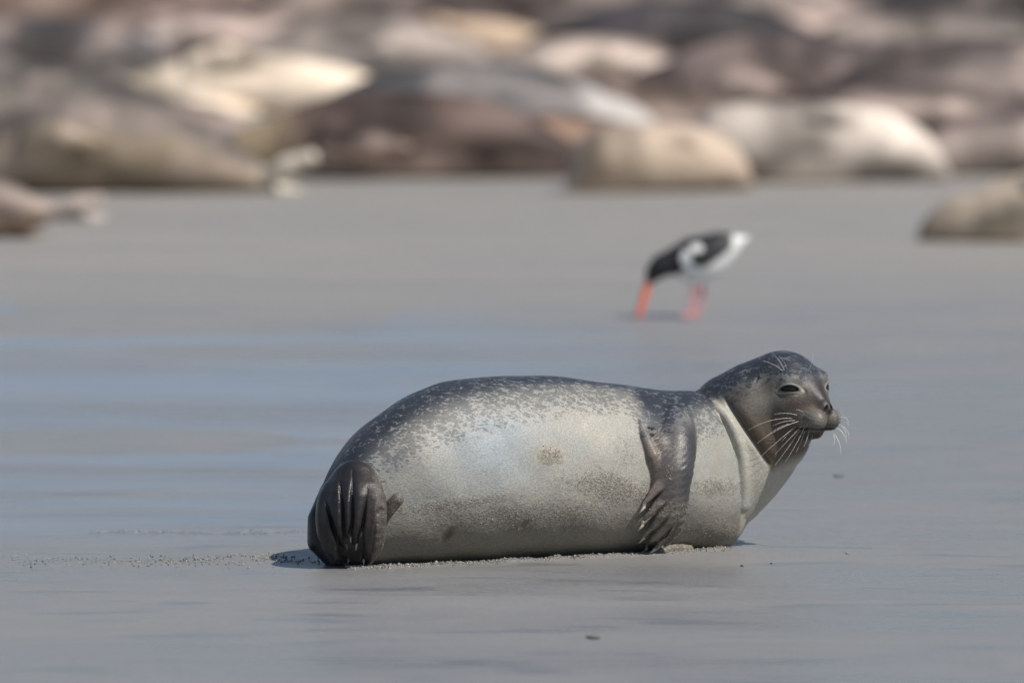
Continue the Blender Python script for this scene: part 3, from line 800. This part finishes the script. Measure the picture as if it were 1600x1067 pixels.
WF = np.stack([wi[:-1, :-1], wi[1:, :-1], wi[1:, 1:], wi[:-1, 1:]], -1)[cellp].reshape(-1, 4)
film = sstep(.25, .85, pool(WXg, WYg)).ravel()
tag(mesh_obj('water', np.stack([WXg, WYg, np.full_like(WXg, -.0038)], -1).reshape(-1, 3), WF, wm.m, attrs={'film': film}), 'thin sheet of still tide water over the sand behind the seal', kind='structure')

# crumbs of sand: along the seal's contact, the ridge line at left, a few strays
C = []; S = []
n = 1500; x = rng.uniform(-.36, .50, n); y = np.interp(x, [-.46, -.3, .47, .6], [-.19, -.155, .275, .34]) + rng.normal(-.002, .016, n)
C.append(np.stack([x, y, gz(x, y) + .0006], 1)); S.append(.0007 + .0028 * rng.random(n) ** 3 + .0006 * vnoise(x * 20, y * 5, 2))
n = 2600; x = np.where(rng.random(n) < .5, rng.uniform(-1.5, -.40, n), rng.normal(-.62, .16, n)); y = rng.normal(.03, .075, n) + .03 * np.sin(x * 9)
kp = vnoise(x * 11 + 5, y * 26 + 9, 12) * .7 + .3 * vnoise(x * 40, y * 60, 13) > rng.uniform(.25, .95, n); x, y = x[kp], y[kp]; n = len(x)
C.append(np.stack([x, y, gz(x, y) + .0008], 1)); S.append((.0006 + .0030 * rng.random(n) ** 2.2) * (.6 + .8 * vnoise(x * 14, y * 9, 9)))
n = 500; x = rng.uniform(-.98, -.42, n); y = .80 + rng.normal(0, .02, n) + .03 * np.sin(x * 12)
C.append(np.stack([x, y, gz(x, y) + .0008], 1)); S.append(rng.uniform(.0015, .004, n))
C = np.concatenate(C); S = np.concatenate(S)
cm = NM('sand_crumb_mat'); cm.p(Base_Color=cm.mix(cm.ss(.35, .65, cm.noise(cm.obj(), 120, 2)), (.07, .064, .055), (.36, .33, .28)), Roughness=.6)
tag(grains('sand_crumbs', C, S, cm.m, seedv=3), 'loose crumbs of sand scattered beside the seal and along the low ridge', kind='stuff')
def pebble(name, px, py, r, col, label, cat, sc=(1, 1, .5)):
    y = gy(py); x = W(px, py, y)[0]
    v_, f_ = sphere_mesh((0, 0, 0), r, 14, 8, sc); rr = np.random.default_rng(int(px)); v_ = v_ * rr.uniform(.8, 1.15, (len(v_), 1))
    o = tri_quads(name, v_, f_, simple_mat(name + '_mat', col, .6)); o.location = (x, y, float(gz(np.array(x), np.array(y))) + r * .35)
    tag(o, label, cat)
pebble('pebble', 1159, 882, .004, (.05, .035, .03), 'tiny dark reddish pebble on the sand below the seal chest, nearer the camera', 'pebble')
pebble('pebble', 1205, 878, .0028, (.04, .03, .03), 'tiniest dark pebble just right of the reddish one on the sand', 'pebble')
pebble('shell_fragment', 1324, 863, .005, (.25, .22, .19), 'small grey shell fragment on the sand right of the seal', 'shell')
pebble('seaweed_scrap', 928, 994, .012, (.19, .19, .165), 'small flat green seaweed scrap on the near sand, out of focus', 'seaweed', (1.3, 2.5, .2))
pebble('seaweed_scrap', 1311, 741, .010, (.20, .195, .18), 'faint brownish scrap of weed on the sand right of the seal throat', 'seaweed', (1.3, 2.5, .2))

# ================================================================== SEAL COLONY BEHIND
def colony_mesh(L=1.6, fat=1., roll=0., bend=0., lift=0., seedv=0, h=.016, spread=0., flip=1., arch=0., blunt=False):
    s_ = np.array([0, .03, .08, .16, .28, .42, .56, .68, .78, .85, .91, .96, 1.])
    r_ = np.array([.022, .040, .062, .092, .118, .130, .132, .124, .106, .086, .074, .054, .022]) * fat * L
    if blunt: r_ = np.array([.014, .062, .096, .126, .132, .132, .130, .126, .118, .102, .084, .058, .022]) * fat * L
    xs = (s_ - .5) * L
    dn = np.linspace(-.5 * L, .5 * L, 300); rd = pchip(xs, r_, dn)
    cz0 = rd * .92 + lift * L * sstep(.18 * L, .5 * L, dn) + arch * L * sstep(-.1 * L, -.5 * L, dn)
    cy0 = bend * (dn / L) ** 2 * L * 1.2 + 0 * dn
    co, si = math.cos(roll), math.sin(roll)
    def loc(P):
        q = P.copy(); cy = np.interp(P[..., 0], dn, cy0); cz = np.interp(P[..., 0], dn, cz0)
        yy = P[..., 1] - cy; zz = P[..., 2] - cz
        q[..., 1] = co * yy - si * zz; q[..., 2] = si * yy + co * zz
        return q
    hx = .5 * L
    def fn(P):
        q = loc(P); r = np.interp(P[..., 0], dn, rd)
        f = np.sqrt((q[..., 1] * .97) ** 2 + q[..., 2] ** 2) - r
        f = np.maximum(f, np.maximum(-hx - P[..., 0], P[..., 0] - hx))
        f = smin(f, ell(q, (.385 * L, 0, 0), (.075 * L, .062 * L * fat ** .3, .062 * L)), .03)
        f = smin(f, ell(q, (.455 * L, 0, -.012 * L), (.045 * L, .038 * L, .034 * L)), .03)
        fo = .78 if abs(roll) > 1.0 else 1.
        for s in (1, -1):
            a = np.array((.17 * L, s * .115 * L * fat * fo, -.05 * L)); b = np.array((.08 * L, s * (.150 * L * fat * fo + .01), -.08 * L)); c = np.array((-.02 * L, s * (.125 * L * fat * fo + .02), -.09 * L))
            f = smin(f, chain(q * np.array((1, 1, 1), np.float32), [a, b, c], [.045 * L, .038 * L, .012 * L]), .012)
            if blunt: continue
            a = np.array((-.47 * L, s * .012 * L, 0)); b = np.array((-.55 * L, s * (.04 + spread) * L, .01 * L)); c = np.array((-.62 * L, s * (.055 + spread * 1.6) * L, .02 * L))
            f = smin(f, chain(q, [a, b, c], [.022 * L, .032 * L, .022 * L]), .015)
        return smax(f, -(P[..., 2] + .01), .02)
    m = .22 * L * max(fat, 1) + abs(bend) * L * .5
    V_, F_ = nets(fn, (-.68 * L, -m - .06, -.03), (.53 * L, m + .06, .36 * L * max(1, fat) + max(lift, arch) * L), h, .09, project=1)
    q = loc(V_); r = np.interp(V_[:, 0], dn, rd)
    dors = q[:, 2] / np.maximum(r, .04)
    return V_, F_, q, dors
def colony_seal(px, py, L, fat, yaw, roll, dark, pale, edge=-.2, soft=.45, label='', bend=0., lift=0., spots=.5, seedv=0, tan=0., spread=0., dy=0., arch=0., headc=None, hindc=None, blunt=False):
    V_, F_, q, dors = colony_mesh(L, fat, R(roll if math.cos(R(yaw)) > 0 else -roll), bend, lift, seedv, h=.015, spread=spread, arch=arch, blunt=blunt)
    k = sstep(edge - soft, edge + soft, dors + .25 * (vnoise(V_[:, 0] * 9 + 50, q[:, 1] * 9 + 50, seedv) - .5))[:, None]
    col = np.array(pale) * (1 - k) + np.array(dark) * k
    cmul = np.array([1.06, .96, .90]); col = col * cmul
    b1 = vnoise(V_[:, 0] * 3.1 + 20, q[:, 1] * 5 + q[:, 2] * 4 + 20, seedv + 5); b2 = vnoise(V_[:, 0] * 8 + 30, q[:, 1] * 11 + q[:, 2] * 10 + 30, seedv + 9)
    col = col * (.30 + .85 * sstep(.25, .75, b1) + .55 * b2)[:, None]
    glint = (sstep(.54, .70, b1 * .5 + b2 * .5) * spots * 1.2)[:, None]
    col = col * (1 - glint) + np.array([.40, .31, .265]) * glint  # pale pink blotches: sun glints painted into the coat colour
    n = sstep(.5, .75, vnoise(V_[:, 0] * 22 + 90, q[:, 1] * 22 + q[:, 2] * 11 + 90, seedv + 1))[:, None] * spots
    col = col * (1 - n * k * .5)
    x = V_[:, 0] / L
    if headc is not None:
        a = sstep(.22, .34, x)[:, None]; col = col * (1 - a) + np.array(headc) * a
    if hindc is not None:
        a = sstep(-.44, -.52, x)[:, None]; col = col * (1 - a) + np.array(hindc) * a
    for s in (1, -1):   # eyes and nose
        e = ((V_[:, 0] - .43 * L) ** 2 + (q[:, 1] - s * .04 * L) ** 2 + (q[:, 2] - .02 * L) ** 2) < (.012 * L + .006) ** 2
        col[e] = (.01, .01, .01)
    y = gy(py) + dy; x0 = W(px, py, y)[0]
    o = mesh_obj('seal', V_, F_, CMAT, attrs={'tint': col})
    o.location = (x0, y, 0); o.rotation_euler = (0, 0, R(yaw))
    tag(o, label, 'seal', 'seals hauled out in the colony behind')
    return o
cmn = NM('colony_coat')
t_ = cmn.attr('tint').outputs['Color']
nn = cmn.noise(cmn.obj((.7, 1, 1)), 16, 4, .65)
cc = cmn.mix(cmn.math('MULTIPLY', cmn.ss(.50, .68, nn), .45), t_, (.35, .33, .32), 'MULTIPLY')
cmn.p(Base_Color=cc, Roughness=.62); cmn.b.inputs['Specular IOR Level'].default_value = .3; cmn.set(cmn.b.inputs['Normal'], cmn.bump(cmn.noise(cmn.obj(), 60, 3), .4, .01))
CMAT = cmn.m
BR = (.095, .075, .068); GR = (.10, .10, .105); DK = (.045, .042, .045); PK = (.36, .30, .27); CR = (.62, .55, .45); TN = (.23, .20, .15); WT = (.62, .57, .52); LG = (.26, .25, .24)
# front row
colony_seal(1262, 288, 1.16, 1.08, 5, 75, (.40,.37,.34), (.56,.53,.49), .2, .6, 'creamy white seal on its side, brightest of the colony, front row at right', spots=.1, seedv=1, dy=.30, blunt=True)
colony_seal(1030, 299, .80, 1.34, 22, 60, (.25,.22,.19), (.37,.32,.26), .1, .7, 'tan seal lying against the creamy white one, left of it in the front row', spots=.2, seedv=2, dy=.02, blunt=True)
colony_seal(1706, 377, 1.25, .83, 180, 80, (.50,.45,.37), (.62,.56,.47), .3, .5, 'lone cream seal cut off by the right edge, nearest of the colony', spots=.2, seedv=3, dy=.1)
colony_seal(625, 280, 1.62, .86, 181, 30, (.085,.062,.055), PK, -.80, .10, 'dark brown seal with pale belly stripe and tan head, front row centre', spots=.12, seedv=4, dy=.15, headc=(.30,.23,.15))
colony_seal(150, 302, 1.40, 1.02, 178, 40, (.15,.135,.125), TN, -.35, .3, 'brown-backed seal with olive tan belly at left, cream hind flippers to the right', spots=.4, seedv=5, dy=.12, hindc=(.62,.54,.44), spread=.03)
colony_seal(-150, 342, 1.20, .62, 176, 40, (.22,.195,.18), (.36,.31,.28), .0, .4, 'mostly out of frame at the left edge, showing only pinkish hind flippers', spots=.2, seedv=6, dy=0, hindc=(.50,.42,.37), spread=.0)
colony_seal(-238, 372, 1.15, .6, 178, 40, (.24,.19,.15), (.33,.24,.17), .0, .4, 'only the orange brown flipper tip shows at the lower left edge of the colony', spots=.2, seedv=7)
colony_seal(1610, 280, 1.2, .85, 15, 40, (.17,.14,.14), (.5,.45,.42), -.0, .4, 'pinkish white seal with dark underside behind the lone cream one at right', spots=.4, seedv=8, dy=.5)
# second row
colony_seal(735, 243, 1.72, .92, 4, 12, (.105,.112,.122), (.30,.27,.25), -.45, .35, 'large blue grey seal with white muzzle, right behind the dark brown one', spots=.18, seedv=9, headc=(.50,.46,.43))
colony_seal(880, 268, 1.0, .85, 165, 45, (.16,.115,.095), (.36,.26,.20), .0, .3, 'reddish brown seal squeezed between the dark brown and the tan seals', spots=.4, seedv=10, dy=.6)
colony_seal(395, 180, 1.55, .72, 176, 95, (.40,.35,.28), (.66,.60,.50), .35, .5, 'slim cream seal on its side with pinkish head, middle left of the colony', spots=.1, seedv=11, headc=(.46,.38,.28))
colony_seal(50, 215, 1.50, .86, 3, 20, (.13,.125,.12), (.26,.24,.22), -.1, .4, 'mottled grey seal at left above the olive bellied one', spots=.6, seedv=12)
colony_seal(250, 232, 1.1, .70, 160, 35, (.19,.17,.16), (.38,.33,.30), .0, .3, 'small grey pink seal wedged below the slim cream one', spots=.4, seedv=13, dy=.4)
colony_seal(1235, 190, 1.75, .88, 176, 22, (.080,.066,.066), (.34,.28,.26), -.35, .3, 'large dark brown seal with pink flank right above the creamy white one', spots=.3, seedv=14, dy=.5)
colony_seal(1540, 205, 1.8, .95, 5, 25, (.115,.10,.10), (.28,.25,.24), -.2, .4, 'dark grey brown seal behind the pinkish white one at the right edge', spots=.5, seedv=15)
# third row
colony_seal(70, 140, 1.6, .92, 174, 10, (.085,.083,.088), (.22,.21,.20), -.2, .4, 'charcoal seal at upper left behind the mottled grey one', spots=.5, seedv=16)
colony_seal(370, 100, 1.4, .80, 183, 45, (.17,.14,.13), (.48,.41,.38), .1, .35, 'seal with rosy pale head and dark red brown back above the slim cream one', spots=.3, seedv=17, headc=(.48,.40,.37))
colony_seal(560, 108, 1.5, .75, 8, 30, (.23,.215,.205), (.36,.33,.31), .0, .5, 'light grey seal between the rosy headed and the blue grey seals', spots=.3, seedv=18)
colony_seal(1060, 130, 1.85, .95, 186, 10, (.045,.043,.05), (.17,.145,.14), -.2, .35, 'nearly black seal with sloping head above the pink flanked one', spots=.15, seedv=19)
colony_seal(1440, 130, 1.7, .88, 183, 40, (.13,.12,.115), (.31,.28,.26), .1, .35, 'grey seal with brown pink belly at upper right', spots=.25, seedv=20)
colony_seal(720, 96, 1.3, .7, 176, 80, (.34,.27,.20), (.42,.34,.25), .2, .4, 'sandy tan seal under the dark dome backed one near the top', spots=.2, seedv=21)
for px, py, L, fat, yaw, roll, dk, pl, eg, sp, lf, lb in [
 (975, 222, 1.35, .80, 168, 30, (.13,.10,.085), (.42,.35,.31), -.3, .3, .0, 'brown seal with pale belly stretched between the blue grey and pink flanked ones'),
 (1425, 215, 1.25, .78, 12, 35, (.11,.09,.085), (.46,.40,.37), -.25, .3, .0, 'slim brown seal with pinkish chest just behind the creamy white one'),
 (205, 168, 1.25, .80, 14, 20, (.10,.095,.09), (.34,.30,.27), -.4, .4, .04, 'dark seal with lifted head left of the slim cream one'),
 (520, 150, 1.30, .75, 170, 15, (.20,.19,.18), (.34,.31,.28), -.3, .3, .0, 'pale grey seal lying just above the left end of the blue grey one'),
 (905, 140, 1.30, .80, 10, 45, (.24,.21,.19), (.50,.45,.41), -.1, .2, .0, 'whitish bellied seal touching the sloping head of the nearly black one'),
 (1225, 128, 1.30, .82, 172, 25, (.085,.075,.075), (.44,.37,.34), -.3, .5, .03, 'dark seal with pink chest patches in the middle of the right half'),
 (1590, 150, 1.40, .80, 178, 40, (.19,.165,.155), (.40,.36,.33), -.2, .3, .0, 'light brown seal against the right edge, third row'),
 (300, 62, 1.30, .78, 184, 25, (.10,.075,.07), (.40,.33,.30), -.3, .3, .0, 'reddish dark seal above the rosy headed one, small and low'),
 (960, 82, 1.40, .80, 8, 30, (.13,.115,.11), (.36,.31,.29), -.3, .3, .0, 'medium grey brown seal just behind the nearly black one'),
 (1290, 92, 1.40, .82, 176, 45, (.16,.13,.12), (.48,.41,.37), -.1, .3, .0, 'seal with rosy cream belly behind the one with pink chest patches'),
 (1480, 88, 1.35, .84, 6, 10, (.05,.048,.05), (.20,.18,.17), -.4, .2, .0, 'small blackish seal behind the brown pink bellied one at upper right')]:
    colony_seal(px, py, L, fat, yaw, roll, dk, pl, eg, .25, lb, spots=sp, seedv=int(px) % 97 + 60, lift=lf)
# fourth row and top
rows = [(-20,52,(.50,.45,.42),'whitish seal at the top left corner'),(170,58,(.17,.13,.11),'brown seal at the top, right of the whitish corner one'),
 (420,50,(.20,.17,.155),'greyish brown seal at the top above the rosy headed one'),(640,58,(.22,.19,.17),'dull tan seal at the top, left of the dark domed back'),
 (800,62,(.085,.07,.068),'seal with a dark domed back at the top centre'),(1110,58,(.20,.18,.17),'grey seal at the top above the nearly black one'),
 (1330,52,(.13,.12,.12),'dark grey seal at the top right of centre'),(1560,70,(.055,.052,.055),'blackish seal at the top right with its back against the edge')]
for i, (px, py, c, lb) in enumerate(rows):
    colony_seal(px, py, 1.9, 1.0, (180, 8, 172, 4, 186, 0, 175, 182)[i], (35, 20, 30, 60, 5, 20, 25, 0)[i], c, tuple(min(.6, k * 1.7) for k in c), -.35, .3, lb, spots=.3, seedv=30 + i)
rows = [(60,12,(.16,.13,.12),'brown seal farthest back at the left, cut by the top edge'),(330,14,(.20,.17,.16),'dusty brown seal farthest back, second from the left at the top edge'),(610,10,(.50,.46,.44),'pale whitish seal farthest back at the top edge near the middle'),
 (880,14,(.11,.09,.085),'dark brown seal farthest back at the top edge right of the pale one'),(1160,10,(.18,.16,.15),'grey brown seal farthest back at the top edge over the right half'),(1450,12,(.20,.17,.16),'dusty seal farthest back at the top right edge')]
for i, (px, py, c, lb) in enumerate(rows):
    colony_seal(px, py, 2.0, 1.05, (4, 176, 182, 0, 178, 5)[i], (15, 25, 70, 5, 20, 25)[i], c, tuple(min(.6, k * 1.6) for k in c), -.35, .3, lb, spots=.3, seedv=50 + i)
print('colony', round(time.time() - T0, 1))

# ================================================================== OYSTERCATCHER
BYD = gy(494)
def B(px, py, dy=0.): return W(px, py, BYD + dy)
def bird(P):
    q = P
    f = ell_rot(q, B(1106, 398), (.105, .060, .062), R(-24))
    f = smin(f, cone(q, B(1080, 398), B(1036, 414), .052, .036), .03)
    f = smin(f, cone(q, B(1034, 416), B(1023, 424), .036, .028), .012)
    f = smin(f, cone(q, B(1024, 424), B(1015, 438), .026, .014), .012)
    f = smin(f, cone(q, B(1135, 384), B(1168, 373), .030, .010), .02)
    f = smin(f, ell_rot(q, B(1096, 412), (.078, .058, .058), R(-18)), .03)
    for s, (kx, ky, fx) in ((-1, (1083, 462, 1078)), (1, (1099, 460, 1090))):
        dy = s * .022
        f = smin(f, chain(q, [B(1092, 432, dy), B(kx, ky, dy), B(fx, 492, dy)], [.020, .0062, .0056]), .008)
        for a in (-.6, 0, .6):
            t = B(fx, 492, dy); t2 = t + np.array([-.028 * math.cos(a), -.028 * math.sin(a), -.002]); t[2] = .004; t2[2] = .003
            f = smin(f, cone(q, t, t2, .0042, .003), .003)
    return f
def ell_rot(P, c, r, a):
    d = P - np.asarray(c, np.float32); co, si = math.cos(a), math.sin(a)
    x = co * d[..., 0] - si * d[..., 2]; z = si * d[..., 0] + co * d[..., 2]
    return ell(np.stack([x, d[..., 1], z], -1), (0, 0, 0), r)
lo = B(990, 500) + np.array((-.02, -.12, -.02)); hi = B(1180, 350) + np.array((.02, .12, .02)); lo[2] = -.01
VB, FB = nets(bird, lo, hi, .0034, .03)
pxb = 800 + VB[:, 0] / (BYD + 20) * FPX
pyb = np.interp(VB[:, 2], [0, B(1100, 350)[2]], [494, 350]); dyb = np.abs(VB[:, 1] - BYD)
colb = np.tile(np.array([.012, .012, .014]), (len(VB), 1))
line = np.interp(pxb, [1040, 1062, 1075, 1100, 1130, 1150, 1172], [445, 425, 412, 418, 398, 380, 372])
belly = sstep(-3, 3, pyb - line) * sstep(1054, 1064, pxb)
bar = np.exp(-(((pxb - 1072) / 9) ** 2 + ((pyb - 402) / 14) ** 2)) > .4
bar2 = np.exp(-(((pxb - 1088) / 12) ** 2 + ((pyb - 386) / 7) ** 2)) > .45
rump = sstep(1140, 1150, pxb) * sstep(1172, 1166, pxb) * (pyb > 366)
wht = np.maximum(np.maximum(belly, rump), np.maximum(bar, bar2) * (dyb > .01))[:, None]
colb = colb * (1 - wht) + np.array([.72, .72, .70]) * wht
lg = sstep(444, 450, pyb)[:, None] * (pxb > 1060)[:, None]
colb = colb * (1 - lg) + np.array([.70, .25, .25]) * lg
bm = NM('plumage'); bm.p(Base_Color=bm.attr('tint').outputs['Color'], Roughness=.6)
BO = B(1084, 494); BO[2] = 0
bro = empty('oystercatcher', BO)
tag(bro, 'black and white wading bird with orange bill probing the sand behind the seal', 'bird')
mesh_obj('body', VB, FB, bm.m, bro, attrs={'tint': colb}, origin=BO)
bl = NM('orange_bill'); bl.p(Base_Color=(.85, .15, .06), Roughness=.4)
tb = np.linspace(0, 1, 8)[:, None]; pb = B(1014, 438) * (1 - tb) + B(998, 494) * tb
v_, f_ = tube(pb, .0125, .0085, 10); tri_quads('bill', v_, f_, bl.m, bro, origin=BO)
el_ = NM('red_eye'); el_.p(Base_Color=(.5, .03, .01), Roughness=.2)
for s in (1, -1):
    v_, f_ = sphere_mesh(B(1020, 428, s * .019), .005, 12, 8); tri_quads('eye', v_, f_, el_.m, bro, origin=BO)
print('total script', round(time.time() - T0, 1))
